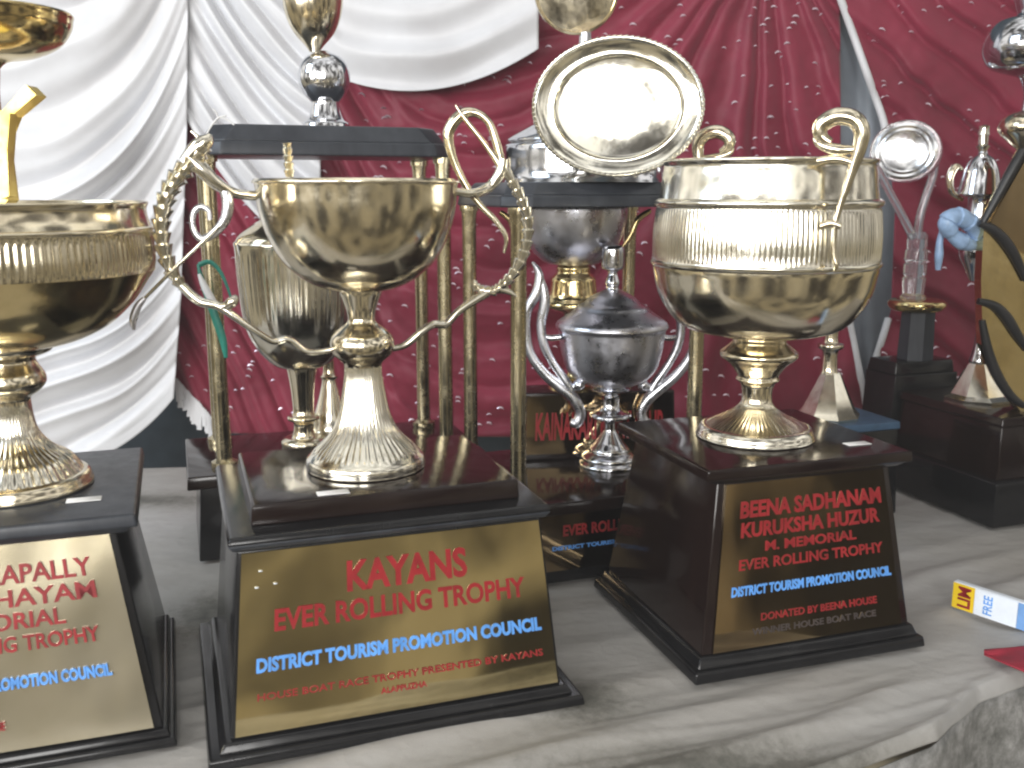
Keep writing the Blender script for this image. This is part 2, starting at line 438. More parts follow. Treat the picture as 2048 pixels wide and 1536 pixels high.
# ------------------------------------------------------------------ curtains
YC = 2.0
def fold(s, k=0.0):
    s = s + .9*mnoise.noise((s*.35, k*7.1, 3.3))
    b = math.sin(s + .45*math.sin(s)) + .14*math.sin(2*s + .9 + k) + .35*math.sin(.41*s + 2.1*k)
    return b
def cpt(px, py, out):                               # a point on the drapery, pushed out towards the room
    return tuple(ony(px, py, YC - out))
def swag_left(u, v):
    t = u * 560; y0 = lerp(-520, 796, v)
    A = interp(y0, [(-300, 430), (0, 400), (540, 255), (780, 190)]); b = interp(y0, [(0, 130), (540, 170), (780, 150)])
    edge = interp(y0, [(0, 376), (250, 374), (600, 362), (790, 348)])
    py = y0 + A*(1 - math.exp(-t/b))
    am = .017 * sst(-10, 140, t) * (.75 + .35*math.sin(y0*.013 + 1)) + .003
    s = interp(y0, [(-520, -20), (60, 0), (300, 13), (772, 44)]) + .8*math.sin(y0*.011) + .5*math.sin(t*.008 + y0*.01) + 1.3*mnoise.noise((t*.006, y0*.009, 1))
    return cpt(edge - t, py, .075 + am*fold(s, .3) + .03*sst(0, 260, t))
sw = sheet('white_swag', 130, 330, swag_left, WHITE_CL)
tag(sw, 'big white satin swag at left, folds sweeping down behind the left cup', 'curtain', 'drapery behind the trophies')
def tail(u, v):
    t = u * 268; y0 = lerp(-420, 238, v)
    py = y0 + interp(y0, [(-200, 520), (240, 420)])*(1 - math.exp(-t/230))
    s = y0*.088 + .9*math.sin(y0*.017 + 2) + .3*math.sin(t*.02) + 1.1*mnoise.noise((t*.008, y0*.012, 5))
    am = .011*sst(-5, 60, t) + .002
    return cpt(373 + t, py, .06 + am*fold(s, 1.3))
tl = sheet('white_tail', 70, 220, tail, WHITE_CL)
tag(tl, 'pleated white satin tail with steep narrow folds behind the black canopy', 'curtain', 'drapery behind the trophies')
def swag_mid(u, v):
    x = lerp(590, 1077, u); y0 = lerp(-330, 182, v)
    py = y0 - .00128*(x-820)**2 * lerp(1.3, 1, v) - (max(0, 690-x)/100)**2*110
    s = y0*.058 + 1.1*math.sin(y0*.012) + .0016*(x-820) + 1.2*mnoise.noise((x*.006, y0*.01, 8))
    am = .0105 * (.35 + .65*math.sin(PI*min(1, max(0, u))))
    return cpt(x, py, .075 + am*fold(s, 2.2))
sm_ = sheet('white_swag', 90, 150, swag_mid, WHITE_CL)
tag(sm_, 'white satin swag at top centre, hanging in shallow arcs over the red cloth', 'curtain', 'drapery behind the trophies')
def red_disp(x, y):
    wl_ = 1 - sst(700, 860, x)
    nz = mnoise.noise((x*.006, y*.006, 2.2)); nz2 = mnoise.noise((x*.016, y*.016, 6.1))
    wf = sst(1690, 1740, x)
    wr = sst(1080, 1230, x) * (1 - wf)
    wm = max(0, 1 - wl_ - wr - wf)
    sl = (x - .52*(y-400))*.105 + .7*math.sin(y*.009) + 1.4*nz
    smd = (y*1.0 + .0011*(x-1020)**2 + .12*x)*.085 + .6*math.sin(x*.011) + 2.2*nz + .6*nz2
    an = math.atan2(x - 1528, y + 160)
    sr = an*34 + .9*math.sin(an*11) + .5*math.sin(y*.012) + 1.8*nz + .5*nz2
    sf = (x*.62 - y*.72)*.085 + .5*math.sin(x*.01 + y*.006) + 1.8*nz + .6*nz2
    am_r = .016 * sst(-60, 500, y) + .008
    return wl_*.009*fold(sl, .2) + wm*.007*fold(smd, .8) + wr*am_r*fold(sr, 1.4)*.75 + wf*.008*fold(sf, .5) + .004*nz2 + .0012*mnoise.noise((x*.05, y*.05, 3))
RB = [(340, 752), (356, 772), (395, 812), (440, 866), (700, 872), (2300, 880)]
def red_main_xy(u, v):
    xr = 0
    y = lerp(-90, 880, v)
    right = interp(y, [(-90, 1680), (560, 1682), (840, 1738), (900, 1745)])
    x = lerp(338, right, u)
    y = lerp(-90, interp(x, RB), v)
    right = interp(y, [(-90, 1680), (560, 1682), (840, 1738), (900, 1745)])
    return lerp(338, right, u), y
def red_main(u, v):
    x, y = red_main_xy(u, v); return cpt(x, y, .015 + red_disp(x, y))
rc = sheet('red_curtain', 330, 230, red_main, RED_CL)
tag(rc, 'wide crimson sequinned curtain behind the middle trophies, fringed at lower left', 'curtain', 'drapery behind the trophies')
LE = [(-90, 1655), (0, 1682), (130, 1728), (255, 1772), (420, 1790), (620, 1782), (750, 1742), (880, 1736)]
def red_far_xy(u, v):
    y = lerp(-90, 880, v); return lerp(interp(y, LE), 2330, u), y
def red_far(u, v):
    x, y = red_far_xy(u, v); return cpt(x, y, .03 + red_disp(x, y))
rf = sheet('red_curtain', 130, 200, red_far, RED_CL)
tag(rf, 'crimson sequinned curtain at far right with white piped slanting edge', 'curtain', 'drapery behind the trophies')
gc = sheet('grey_curtain', 40, 60, lambda u, v: cpt(lerp(1640, 1830, u), lerp(-90, 880, v), -.03 + .009*fold(u*13, .6)), GREY_CL)
tag(gc, 'narrow blue grey cloth strip showing between the two red curtains', 'curtain', 'drapery behind the trophies')
def child_of(o, p):
    o.parent = p; return o
tube('piping', [red_far(0, v/24) for v in range(10)], .0075, WHITE_CL, rf, sub=3, seg=8)
tube('piping', [red_far(0, v/24) for v in range(18, 23)], .0075, WHITE_CL, rf, sub=3, seg=8)
tube('piping', [red_main(1, v/24) for v in range(15, 25)], .0075, WHITE_CL, rc, sub=3, seg=8)
def sequin_glints(fn, n, par, seed):
    rnd = random.Random(seed); vs, fs = [], []
    for _ in range(n):
        p = Vector(fn(rnd.uniform(.01, .99), rnd.uniform(.02, .98))) + Vector((0, -.004, 0))
        r = rnd.uniform(.0045, .0078); a0 = rnd.uniform(-.3, .5); k = 7; b = len(vs)
        for i in range(k+1):                         # crescent shaped like the glint on a sequin
            a = a0 + PI*.85*i/k; w = .42*math.sin(PI*(i+.4)/(k+.8))
            for q, dy in ((1, 0), (1-w, -.0012)):
                vs.append(p + Vector((r*q*math.cos(a), dy, r*q*math.sin(a))))
        for i in range(k): fs.append((b+2*i, b+2*i+1, b+2*i+3, b+2*i+2))
    o = obj('sequin_glints', vs, fs, SEQ, par, False); o['kind'] = 'stuff'
SEQ = plain('sequin_foil', (.80, .66, .74), .3, .3, 30, .85)
sequin_glints(red_main, 640, rc, 3); sequin_glints(red_far, 200, rf, 4)
# white fringe along the slanting hem
vs, fs = [], []
rnd = random.Random(5)
fr_pts = []
for i in range(26):
    x = lerp(352, 442, i/25); y = interp(x, RB)
    p = Vector(cpt(x, y - 4, .02 + red_disp(x, y) + .004)); L = rnd.uniform(.028, .05); w = rnd.uniform(.0022, .004)
    b = len(vs); dx = rnd.uniform(-.006, .006)
    vs += [p+Vector((-w, 0, .006)), p+Vector((w, 0, .006)), p+Vector((dx+w*1.3, -.004, -L)), p+Vector((dx-w*1.3, -.004, -L)),
           p+Vector((-w, .004, .006)), p+Vector((w, .004, .006)), p+Vector((dx+w*1.3, .003, -L)), p+Vector((dx-w*1.3, .003, -L))]
    fs += [(b, b+1, b+2, b+3), (b+4, b+7, b+6, b+5), (b, b+4, b+5, b+1), (b+1, b+5, b+6, b+2), (b+2, b+6, b+7, b+3), (b+3, b+7, b+4, b)]
obj('fringe', vs, fs, WHITE_CL, rc, False)

# ------------------------------------------------------------------ added thin volume imitating milky lens glare
hz = frustum('glare_veil', .2, .9, 0, 5.6, 3.5, 5.6, 3.5, -1.0, 2.4, BLACK, None, 0)
hz['kind'] = 'stuff'
hm = bpy.data.materials.new('lens_veil'); hm.use_nodes = True
for nd in list(hm.node_tree.nodes):
    if nd.type != 'OUTPUT_MATERIAL': hm.node_tree.nodes.remove(nd)
pv = hm.node_tree.nodes.new('ShaderNodeVolumePrincipled'); pv.inputs['Color'].default_value = (.95, .95, .97, 1)
pv.inputs['Density'].default_value = VEIL_DENSITY; pv.inputs['Anisotropy'].default_value = 0.0
hm.node_tree.links.new(pv.outputs[0], hm.node_tree.nodes['Material Output'].inputs['Volume'])
hz.data.materials.clear(); hz.data.materials.append(hm)

# ------------------------------------------------------------------ plinth builder
def plinth(root, cx, cy, a, tiers, mats):
    for (nm_, w0, d0, w1, d1, z0, z1), m in zip(tiers, mats):
        frustum(nm_, cx, cy, a, w0, d0, w1, d1, z0, z1, m, root)
def sticker(px, py, z, label, w=.030, d=.013, a=A19):
    p = onz(px, py, z)
    o = frustum('paper_sticker', p.x, p.y, a, w, d, w*.96, d*.94, z+.0004, z+.0009, PAPER, None, 0)
    return tag(o, label, 'sticker', 'small white paper stickers')

# ------------------------------------------------------------------ middle trophy (KAYANS)
K = thing('trophy', 'gold cup with scaly curling handles on black plinth lettered KAYANS', 'trophy', (-.135, .97, 0), 'trophies on the table')
kc, ky = -.145, .968
plinth(K, kc, ky, A19, [
    ('base_moulding', .358, .30, .354, .296, 0, .010), ('base_step', .338, .286, .326, .278, .010, .019),
    ('plinth_body', .316, .270, .284, .234, .019, .189), ('cornice', .292, .242, .302, .252, .189, .196),
    ('cornice_cap', .302, .252, .296, .246, .196, .203), ('top_slab', .256, .196, .252, .192, .203, .222)],
    [BLACK, BLACK, BLACK, SLATE, BLACK, ROSEWOOD])
kf = Face(kc, ky, A19, .316, .270, .284, .234, .019, .189)
kp = plate('plaque', kf, .012, .02, .988, .985, PLQ, K, wav=.00035, seed=1)
text_on(kf, 'KAYANS', .335, .715, .725, .885, RED_INK, kp, bold=.035)
text_on(kf, 'EVER ROLLING TROPHY', .115, .555, .915, .675, RED_INK, kp, bold=.03)
text_on(kf, 'DISTRICT TOURISM PROMOTION COUNCIL', .065, .345, .955, .425, BLUE_INK, kp, bold=.045)
text_on(kf, 'HOUSE BOAT RACE TROPHY PRESENTED BY KAYANS', .07, .195, .95, .235, RED_INK, kp, bold=.015)
text_on(kf, 'ALAPPUZHA', .43, .125, .57, .158, RED_INK, kp, bold=.015)
for u, v in ((.07, .885), (.06, .80), (.115, .81)):
    q = kf.at(u, v, .0045); lathe('bubble', [(.0001, 0), (.002, .0006), (.0001, .0012)], q.x, q.y, CARD_WHITE, kp, 10, None, 2).location.z += q.z
AX, AY = -.150, .966
KP = pp(AY, [(40, 575), (42, 583), (36, 600), (29, 622), (28, 642), (44, 656), (60, 672), (64, 690), (57, 708), (41, 722), (37, 731), (38, 752), (44, 790), (52, 828), (68, 862), (95, 889)])
zt = .222
lathe('stem', KP[:11], AX, AY, GOLD, K, 64)
lathe('foot', KP[10:] + [(.0565, zt+.014), (.0585, zt+.012)], AX, AY, GOLD_PALE, K, rib=(zt+.016, .34, 48, .03))
lathe('foot_ring', [(.050, zt+.013), (.0575, zt+.0125), (.060, zt+.009), (.060, zt+.003), (.058, zt+.0005), (.04, zt+.0004)], AX, AY, GOLD_PALE, K, 72)
KB = pp(AY, [(40, 582), (70, 576), (112, 556), (150, 522), (178, 474), (194, 422), (199, 380), (201, 367)])
rim = KB[-1]
lathe('bowl', KB + [(rim[0]+.0018, rim[1]+.0005), (rim[0]+.0015, rim[1]+.0025), (rim[0]-.002, rim[1]+.002), (rim[0]-.006, rim[1]-.03), (rim[0]*.6, rim[1]-.09), (.005, rim[1]-.10)], AX, AY, GOLD, K, 96)
yl, yr = .925, 1.005
r1 = .001*AY/1.95
def T(name, pts, Y, r, m, par=K, **k): return tube(name, pxt(pts, Y), [q*.00050 for q in r] if isinstance(r, list) else r*.00050, m, par, **k)
hl = T('handle', [(412, 292), (386, 322), (356, 352), (334, 392), (323, 440), (326, 490), (342, 540), (366, 574)], yl, [14, 20, 21, 20, 19, 18, 16, 12], GOLD_PALE, rough=(14, .42), label='left handle, a scaly curling body')
T('tendril', [(362, 570), (398, 602), (440, 614), (500, 655), (545, 682), (578, 679), (610, 702), (645, 703), (690, 692)], [yl, yl, yl, .93, .94, .945, .95, .955, .96], [9, 9, 8, 7, 7, 7, 7, 6, 6], GOLD_PALE, hl)
T('bud', [(432, 613), (452, 612), (466, 602), (474, 592)], yl, [6, 9, 11, 5], GOLD_PALE, hl)
T('bracket', [(380, 318), (405, 340), (432, 366), (468, 386), (512, 392)], [yl, yl, .93, .94, .95], [16, 14, 12, 10, 9], GOLD_PALE, hl)
T('head', [(372, 326), (396, 296), (414, 280), (420, 268)], yl, [14, 17, 13, 4], GOLD_PALE, hl)
T('horn', [(382, 262), (394, 272), (406, 286)], yl, [2, 4, 6], GOLD_PALE, hl)
T('curl', [(420, 352), (444, 372), (456, 405), (450, 440), (428, 466), (404, 478), (388, 460), (386, 432), (398, 414), (416, 420), (420, 440)], yl+.01, [9, 10, 11, 10, 8, 7, 6, 6, 6, 5, 4], PALE_SILVER, hl)
T('spear', [(438, 452), (388, 500), (340, 546), (288, 598)], yl-.01, [3.5, 3.5, 3.5, 3], GOLD_PALE, hl)
T('spear_ferrule', [(290, 596), (276, 612), (266, 640), (268, 660)], yl-.01, [4, 7, 7, 3], PEWTER, hl)
hr = T('handle', [(1002, 328), (1026, 366), (1046, 406), (1056, 450), (1050, 500), (1030, 542), (1006, 570), (984, 582), (958, 577), (944, 562)], yr, [12, 14, 15, 15, 14, 14, 14, 13, 12, 9], GOLD_PALE, rough=(20, .42), label='right handle, a scaly curling body')
T('tendril', [(972, 586), (920, 620), (892, 648), (866, 649), (840, 666), (808, 691), (770, 699)], [yr, .995, .99, .985, .98, .975, .967], [10, 8, 8, 8, 8, 7, 6], GOLD_PALE, hr)
T('spur', [(1000, 578), (1018, 584), (1034, 594)], yr, [9, 6, 2], GOLD_PALE, hr)
T('spear', [(911, 210), (930, 238), (962, 278), (990, 316), (1003, 334)], yr, [1.5, 5, 5, 7, 10], GOLD, hr)
T('loop', [(1002, 326), (993, 286), (978, 246), (952, 226), (922, 230), (898, 262), (900, 296), (914, 336), (936, 378), (962, 412), (990, 440), (1012, 474), (1008, 506)], yr+.012, [10, 9, 8, 9, 12, 12, 10, 8, 8, 7, 6, 5, 3], GOLD, hr)
T('hook', [(1006, 318), (1000, 348), (978, 374), (944, 387), (898, 380)], [yr, yr, yr, .99, .98], [11, 12, 11, 9, 7], GOLD_PALE, hr)
T('twisted_post', [(574, 286), (576, 312), (578, 340), (580, 368)], .93, [9, 10, 10, 9], GOLD_PALE, K, rough=(6, .35))
sticker(666, 986, .2222, 'white paper sticker on the top edge of the KAYANS plinth')

# ------------------------------------------------------------------ right trophy
R = thing('trophy', 'wide two-banded gold bowl with scroll handles on square dark brown plinth at right', 'trophy', (.283, 1.095, 0), 'trophies on the table')
rx, ry = .283, 1.095; A18 = math.radians(18)
plinth(R, rx, ry, A18, [
    ('base_moulding', .288, .272, .284, .268, 0, .012), ('base_step', .276, .260, .266, .250, .012, .024),
    ('plinth_body', .260, .244, .212, .196, .024, .203), ('cornice', .226, .206, .244, .220, .203, .209), ('top_slab', .252, .226, .250, .224, .209, .221)],
    [BLACK, BLACK, ROSEWOOD, BLACK, ROSEWOOD])
rfc = Face(rx, ry, A18, .260, .244, .212, .196, .024, .203)
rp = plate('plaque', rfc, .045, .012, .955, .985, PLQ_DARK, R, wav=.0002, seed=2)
text_on(rfc, 'BEENA SADHANAM', .13, .78, .92, .88, RED_INK, rp, bold=.035)
text_on(rfc, 'KURUKSHA HUZUR', .14, .665, .90, .755, RED_INK, rp, bold=.035)
text_on(rfc, 'M. MEMORIAL', .27, .575, .76, .635, RED_INK, rp, bold=.025)
text_on(rfc, 'EVER ROLLING TROPHY', .14, .475, .90, .54, RED_INK, rp, bold=.02)
text_on(rfc, 'DISTRICT TOURISM PROMOTION COUNCIL', .11, .325, .93, .385, BLUE_INK, rp, bold=.045)
text_on(rfc, 'DONATED BY BEENA HOUSE', .26, .165, .84, .21, RED_INK, rp, bold=.02)
text_on(rfc, 'WINNER HOUSE BOAT RACE', .22, .085, .83, .125, DARK_INK, rp, bold=.02)
bx_, by_ = .281, 1.095; zr = .221
lathe('foot', [(.034*.99, .30), (.018, .285)] and pp(by_, [(31, 768), (30, 800), (46, 820), (78, 838), (104, 852)]) + [(.0585, zr+.013)], bx_, by_, GOLD, R, rib=(zr+.012, .262, 60, .018))
lathe('foot_ring', [(.050, zr+.013), (.060, zr+.0135), (.064, zr+.010), (.0655, zr+.006), (.0665, zr+.003), (.064, zr+.0005), (.03, zr+.0004)], bx_, by_, GOLD_PALE, R, 72)
lathe('stem', pp(by_, [(62, 664), (64, 672), (52, 680), (62, 692), (76, 704), (74, 714), (56, 728), (44, 744), (40, 752), (43, 758), (34, 766), (32, 772)]), bx_, by_, GOLD, R, 64)
bl = pp(by_, [(60, 670), (100, 667), (160, 648), (202, 596), (217, 545), (219, 530)])
bnd = pp(by_, [(219, 531), (223, 527), (224, 521), (221, 517), (222, 470), (219, 425), (217, 414), (222, 409), (222, 402), (214, 397)])
upb = pp(by_, [(214, 398), (211, 380), (208, 350), (206, 334), (209, 328), (211, 323), (208, 320), (203, 324), (198, 360), (150, 470), (20, 560)])
lathe('bowl', bl, bx_, by_, GOLD, R, 96)
lathe('reeded_band', bnd, bx_, by_, GOLD_PALE, R, rib=(bnd[3][1], bnd[6][1], 150, .006))
lathe('collar', upb, bx_, by_, GOLD_PALE, R, 96)
az, az2 = math.radians(14), math.radians(66)
def hpt(rho, z, s):                                # the handle springs from the bowl and turns sideways as it leaves it
    q = rho - .128
    return (bx_ + s*(.132*math.sin(az) + q*math.sin(az2)), by_ - s*(.132*math.cos(az) + q*math.cos(az2)), z)
zz = lambda py: ony(1024, py, by_ - .12).z
def rhandle(s, lab):
    Q = [(.122, 286, 8), (.113, 272, 12), (.113, 250, 14), (.126, 234, 15), (.142, 240, 15), (.150, 264, 14), (.149, 300, 12), (.144, 340, 9), (.139, 380, 7), (.135, 410, 5.5), (.132, 440, 5), (.131, 480, 4.5), (.132, 512, 4.5), (.135, 530, 4), (.133, 542, 2.5)]
    h = tube('handle', [hpt(r, zz(y), s) for r, y, _ in Q], [q*.00056 for *_, q in Q], GOLD, R, seg=12, label=lab)
    tube('strut', [hpt(.111, zz(322), s), hpt(.13, zz(318), s), hpt(.149, zz(330), s)], [.004, .0045, .004], GOLD, h)
    tube('strut', [hpt(.118, zz(452), s), hpt(.128, zz(446), s), hpt(.137, zz(452), s)], [.004, .004, .0035], GOLD, h)
    tube('leaf', [hpt(.150, zz(300), s), hpt(.128, zz(300), s), hpt(.112, zz(288), s), hpt(.106, zz(276), s)], [.003, .006, .004, .001], GOLD, h)
rhandle(1, 'near handle with a scroll above the rim'); rhandle(-1, 'far handle, only its scroll showing over the rim')
sticker(1714, 888, .2212, 'white paper sticker on the top edge of the right brown plinth', a=A18)
q = onz(1420, 1085, .13)

# ------------------------------------------------------------------ left trophy
L = thing('trophy', 'large reeded gold bowl cut off by the left edge, on black plinth', 'trophy', (-.475, .90, 0), 'trophies on the table')
lx, ly = -.475, .90
plinth(L, lx, ly, A19, [
    ('base_moulding', .262, .278, .258, .274, 0, .008), ('base_step', .252, .268, .246, .262, .008, .015),
    ('plinth_body', .240, .256, .182, .198, .015, .200), ('cornice', .200, .222, .212, .234, .200, .208), ('top_slab', .222, .246, .218, .242, .208, .220)],
    [BLACK, BLACK, BLACK, SLATE, SLATE])
lf = Face(lx, ly, A19, .240, .256, .182, .198, .015, .200)
lp = plate('plaque', lf, .02, .015, .965, .985, PLQ_FILM, L, wav=.0006, seed=5)
text_on(lf, 'KARTHIKAPALLY', .03, .80, .86, .89, RED_INK, lp, h=.0052, thick=.002, bold=.02)
text_on(lf, 'SAHAYAM', .30, .69, .86, .775, RED_INK, lp, h=.0052, thick=.002, bold=.02)
text_on(lf, 'MEMORIAL', .22, .585, .72, .665, RED_INK, lp, h=.0052, thick=.002, bold=.02)
text_on(lf, 'EVER ROLLING TROPHY', .03, .48, .84, .555, RED_INK, lp, h=.0052, thick=.002, bold=.02)
text_on(lf, 'DISTRICT TOURISM PROMOTION COUNCIL', .03, .305, .86, .365, BLUE_INK, lp, h=.0052, thick=.002, bold=.045)
text_on(lf, 'DONATED BY BOAT HOUSE', .10, .12, .46, .16, RED_INK, lp, h=.0052, thick=.002, bold=.02)
zl = .220
SCL = .945
def ls(l): return [(w*SCL, y) for w, y in l]
LS = pp(ly, [(95, 690), (86, 704), (58, 716), (60, 730), (70, 748), (72, 766), (60, 782), (42, 794), (40, 806), (42, 834), (50, 866), (74, 896), (104, 916)])
lathe('stem', LS[:9], lx, ly, GOLD, L, 64)
lathe('foot', LS[8:] + [(.060, zl+.014)], lx, ly, GOLD_PALE, L, rib=(zl+.013, .30, 46, .03))
lathe('foot_ring', [(.054, zl+.0145), (.062, zl+.014), (.0655, zl+.011), (.067, zl+.006), (.068, zl+.003), (.066, zl+.0005), (.05, zl+.0004)], lx, ly, GOLD, L, 72)
lathe('bowl', pp(ly, ls([(90, 695), (150, 684), (215, 655), (268, 610), (302, 565), (318, 545)])), lx, ly, GOLD_DEEP, L, 96)
lathe('reeded_band', pp(ly, ls([(317, 546), (322, 520), (322, 490), (321, 466), (324, 462), (324, 457), (319, 454)])), lx, ly, GOLD, L, rib=(ony(1024, 542, ly).z, ony(1024, 468, ly).z, 140, .007))
lathe('collar', pp(ly, ls([(319, 455), (314, 440), (312, 420), (315, 412), (317, 406), (313, 404), (306, 420), (240, 560), (20, 640)])), lx, ly, GOLD, L, 96)
# angular gold figure and dish that rise out of the bowl
yo = ly
def plank(name, quad, Y, th, m, par):
    f = [ony(x, y, Y) for x, y in quad]; b = [v + Vector((0, th, 0)) for v in f]; n = len(f)
    return obj(name, f+b, [tuple(range(n)), tuple(range(2*n-1, n-1, -1))] + [(i, (i+1) % n, n+(i+1) % n, n+i) for i in range(n)], m, par, False)
og = plank('ornament', [(-40, 215), (4, 222), (52, 170), (72, 190), (22, 232), (10, 262), (6, 320), (16, 400), (-40, 470)], .88, .02, MATTE_GOLD, L)
plank('ornament_facet', [(0, 232), (20, 226), (14, 300), (18, 392), (2, 398), (-6, 300)], .874, .012, MATTE_GOLD, og)
zd = ony(1024, 100, .95).z
lathe('upper_dish', pp(.95, [(6, 150), (28, 124), (80, 112), (128, 88), (152, 56), (158, 34), (160, 26), (154, 24), (140, 60), (20, 100)]), -.485, .95, GOLD_DEEP, L, 72)
lathe('upper_stem', pp(.95, [(12, 440), (12, 300), (9, 200), (14, 140)]), -.485, .95, GOLD, L, 32)
sticker(168, 1000, .2202, 'white paper sticker on the top edge of the left plinth')

# ------------------------------------------------------------------ canopy trophies behind
def canopy_trophy(root, FL, w, d, zb, base, can_px, Yf, rad, can_w, can_d):
    ux = Vector((math.cos(A19), math.sin(A19), 0)); uy = Vector((-ux.y, ux.x, 0))
    FL = Vector(FL); c = FL + ux*w/2 + uy*d/2
    z1, z2, z3 = (ony(1024, y, Yf).z for y in can_px)
    for q in (FL, FL+ux*w, FL+ux*w+uy*d, FL+uy*d):
        p = lathe('pole', [(rad*1.7, zb), (rad*1.7, zb+.008), (rad*1.05, zb+.012), (rad, zb+.03), (rad*.97, (zb+z1)/2), (rad, z1-.02), (rad*1.3, z1-.008), (rad*1.3, z1)], q.x, q.y, BRASS_OLD, root, 20, None, 2)
    frustum('canopy', c.x, c.y, A19, can_w, can_d, can_w*.985, can_d*.97, z1, z2, SLATE, root, .003, chamfer=.03)
    frustum('canopy_cap', c.x, c.y, A19, can_w*.955, can_d*.93, can_w*.87, can_d*.80, z2, z3, SLATE, root, .003, chamfer=.028)
    return c, z3
B = thing('trophy', 'black roofed trophy on thin gold poles behind the KAYANS cup, silver ball on top', 'trophy', (-.27, 1.417, 0), 'trophies on the table')
FLb = Vector((-.397, 1.30, .125))
cB, zBt = canopy_trophy(B, FLb, .317, .139, .125, None, (312, 284, 250), 1.33, .0105, .345, .20)
frustum('base_body', cB.x, cB.y, A19, .40, .19, .385, .175, 0, .107, BLACK, B)
frustum('base_slab', cB.x, cB.y, A19, .42, .225, .416, .22, .107, .125, ROSEWOOD, B)
xf = cB.x + (650-655)*.0007
xb, yb = ony(652, 250, cB.y).x, cB.y
lathe('dome_foot', [(.034, zBt-.001)] + pp(yb, [(46, 252), (44, 246), (36, 240), (30, 225), (27, 205), (30, 198)]), xb, yb, SILVER, B, 48)
lathe('silver_ball', pp(yb, [(28, 204), (40, 190), (49, 172), (51, 152), (47, 132), (36, 116), (18, 106), (10, 102)]), xb, yb, SILVER, B, 48)
lathe('finial_cup', pp(yb, [(10, 104), (18, 92), (40, 66), (54, 34), (60, 0), (61, -30), (57, -34), (50, 0), (10, 50)]), xb-.012, yb, GOLD, B, 48)
# gold cups standing inside the poles
C1 = thing('trophy_cup', 'tall gold vase cup standing left under the black roof, behind the KAYANS cup', 'cup', (ony(606, 880, 1.42).x, 1.42, .125), 'small cups')
gx = ony(606, 800, 1.42).x
vp = pp(1.42, [(30, 735), (56, 726), (88, 690), (108, 640), (117, 560), (120, 500), (122, 486), (118, 484), (112, 520), (60, 680), (10, 700)])
lathe('vase', vp, gx, 1.42, GOLD_PALE, C1, rib=(vp[3][1], vp[5][1], 60, .006))
lathe('stem', [(.034, .1255), (.034, .132), (.026, .138)] + pp(1.42, [(24, 872), (20, 846), (31, 838), (31, 831), (21, 824), (23, 780), (28, 745), (31, 733)]), gx, 1.42, GOLD, C1, 40)
lathe('lid', pp(1.42, [(119, 485), (112, 470), (80, 446), (40, 425), (12, 410), (14, 398), (4, 388)]), gx, 1.42, GOLD, C1, 48)
C2 = thing('trophy_cup', 'slender gold cup with bell foot beside the tall vase, behind the KAYANS stem', 'cup', (ony(662, 850, 1.47).x, 1.47, .125), 'small cups')
gx = ony(660, 800, 1.47).x
lathe('bell_foot', [(.036, .1255), (.037, .131)] + pp(1.47, [(38, 856), (33, 830), (24, 800), (16, 770), (14, 756)]), gx, 1.47, GOLD_PALE, C2, 40)
lathe('stem', pp(1.47, [(14, 758), (18, 752), (12, 744), (12, 700), (20, 690), (12, 680), (14, 640)]), gx, 1.47, GOLD, C2, 32)
lathe('bowl', pp(1.47, [(14, 642), (40, 630), (56, 590), (60, 530), (57, 528), (50, 580), (8, 620)]), gx, 1.47, GOLD, C2, 40)

Cc = thing('trophy', 'grey roofed trophy on gold poles, silver dome on its canopy, in the centre', 'trophy', (.092, 1.34, 0), 'trophies on the table')
FLc = Vector((.008, 1.20, .109))
cC, zCt = canopy_trophy(Cc, FLc, .251, .211, .109, None, (414, 390, 364), 1.24, .0102, .292, .252)
frustum('base_body', cC.x, cC.y, A19, .300, .262, .285, .248, 0, .093, BLACK, Cc)
frustum('base_slab', cC.x, cC.y, A19, .312, .274, .308, .27, .093, .109, ROSEWOOD, Cc)
cf = Face(cC.x, cC.y, A19, .300, .262, .285, .248, 0, .093)
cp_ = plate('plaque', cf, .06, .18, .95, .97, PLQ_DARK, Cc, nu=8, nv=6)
text_on(cf, 'EVER ROLLING TROPHY', .25, .66, .85, .82, RED_INK, cp_)
text_on(cf, 'DISTRICT TOURISM PROMOTION COUNCIL', .2, .47, .92, .53, BLUE_INK, cp_, bold=.04)
dx_, dy_ = ony(1168, 300, 1.335).x, 1.335
lathe('silver_dome', [(.112, zCt)] + pp(dy_, [(160, 345), (160, 296), (152, 288), (156, 284), (150, 276), (118, 258), (80, 236), (50, 205), (22, 188), (14, 170), (14, 120), (22, 108), (14, 96), (12, 66)]), dx_, dy_, SILVER, Cc, 72)
# round gold-rimmed disc on top
dc = ony(1153, -20, dy_); rr_ = 84*mpp(dy_, .75)
def disc(name, c, rx_, rz_, rings, mat, par, tilt=0, seg=72, yaw=0.0, roll=0.0):
    """round or oval dish facing the room: rings = (fraction of radius, depth towards the room)"""
    vs, fs = [], []
    M = Matrix.Rotation(yaw, 3, 'Z') @ Matrix.Rotation(-tilt, 3, 'X') @ Matrix.Rotation(roll, 3, 'Y')
    for f, dp in rings:
        for i in range(seg):
            a = 2*PI*i/seg; vs.append(Vector(c) + M @ Vector((rx_*f*math.cos(a), -dp, rz_*f*math.sin(a))))
    for j in range(len(rings)-1):
        for i in range(seg): fs.append((j*seg+i, j*seg+(i+1) % seg, (j+1)*seg+(i+1) % seg, (j+1)*seg+i))
    fs.append(tuple(range(seg))); fs.append(tuple((len(rings)-1)*seg+i for i in range(seg)))
    return obj(name, vs, fs, mat, par, True, 40)
fd = disc('finial_disc', dc, rr_*.95, rr_*.95, [(.9, -.004), (1, -.003), (1, .003), (.85, .004), (.1, .002)], PEWTER, Cc, math.radians(-11))
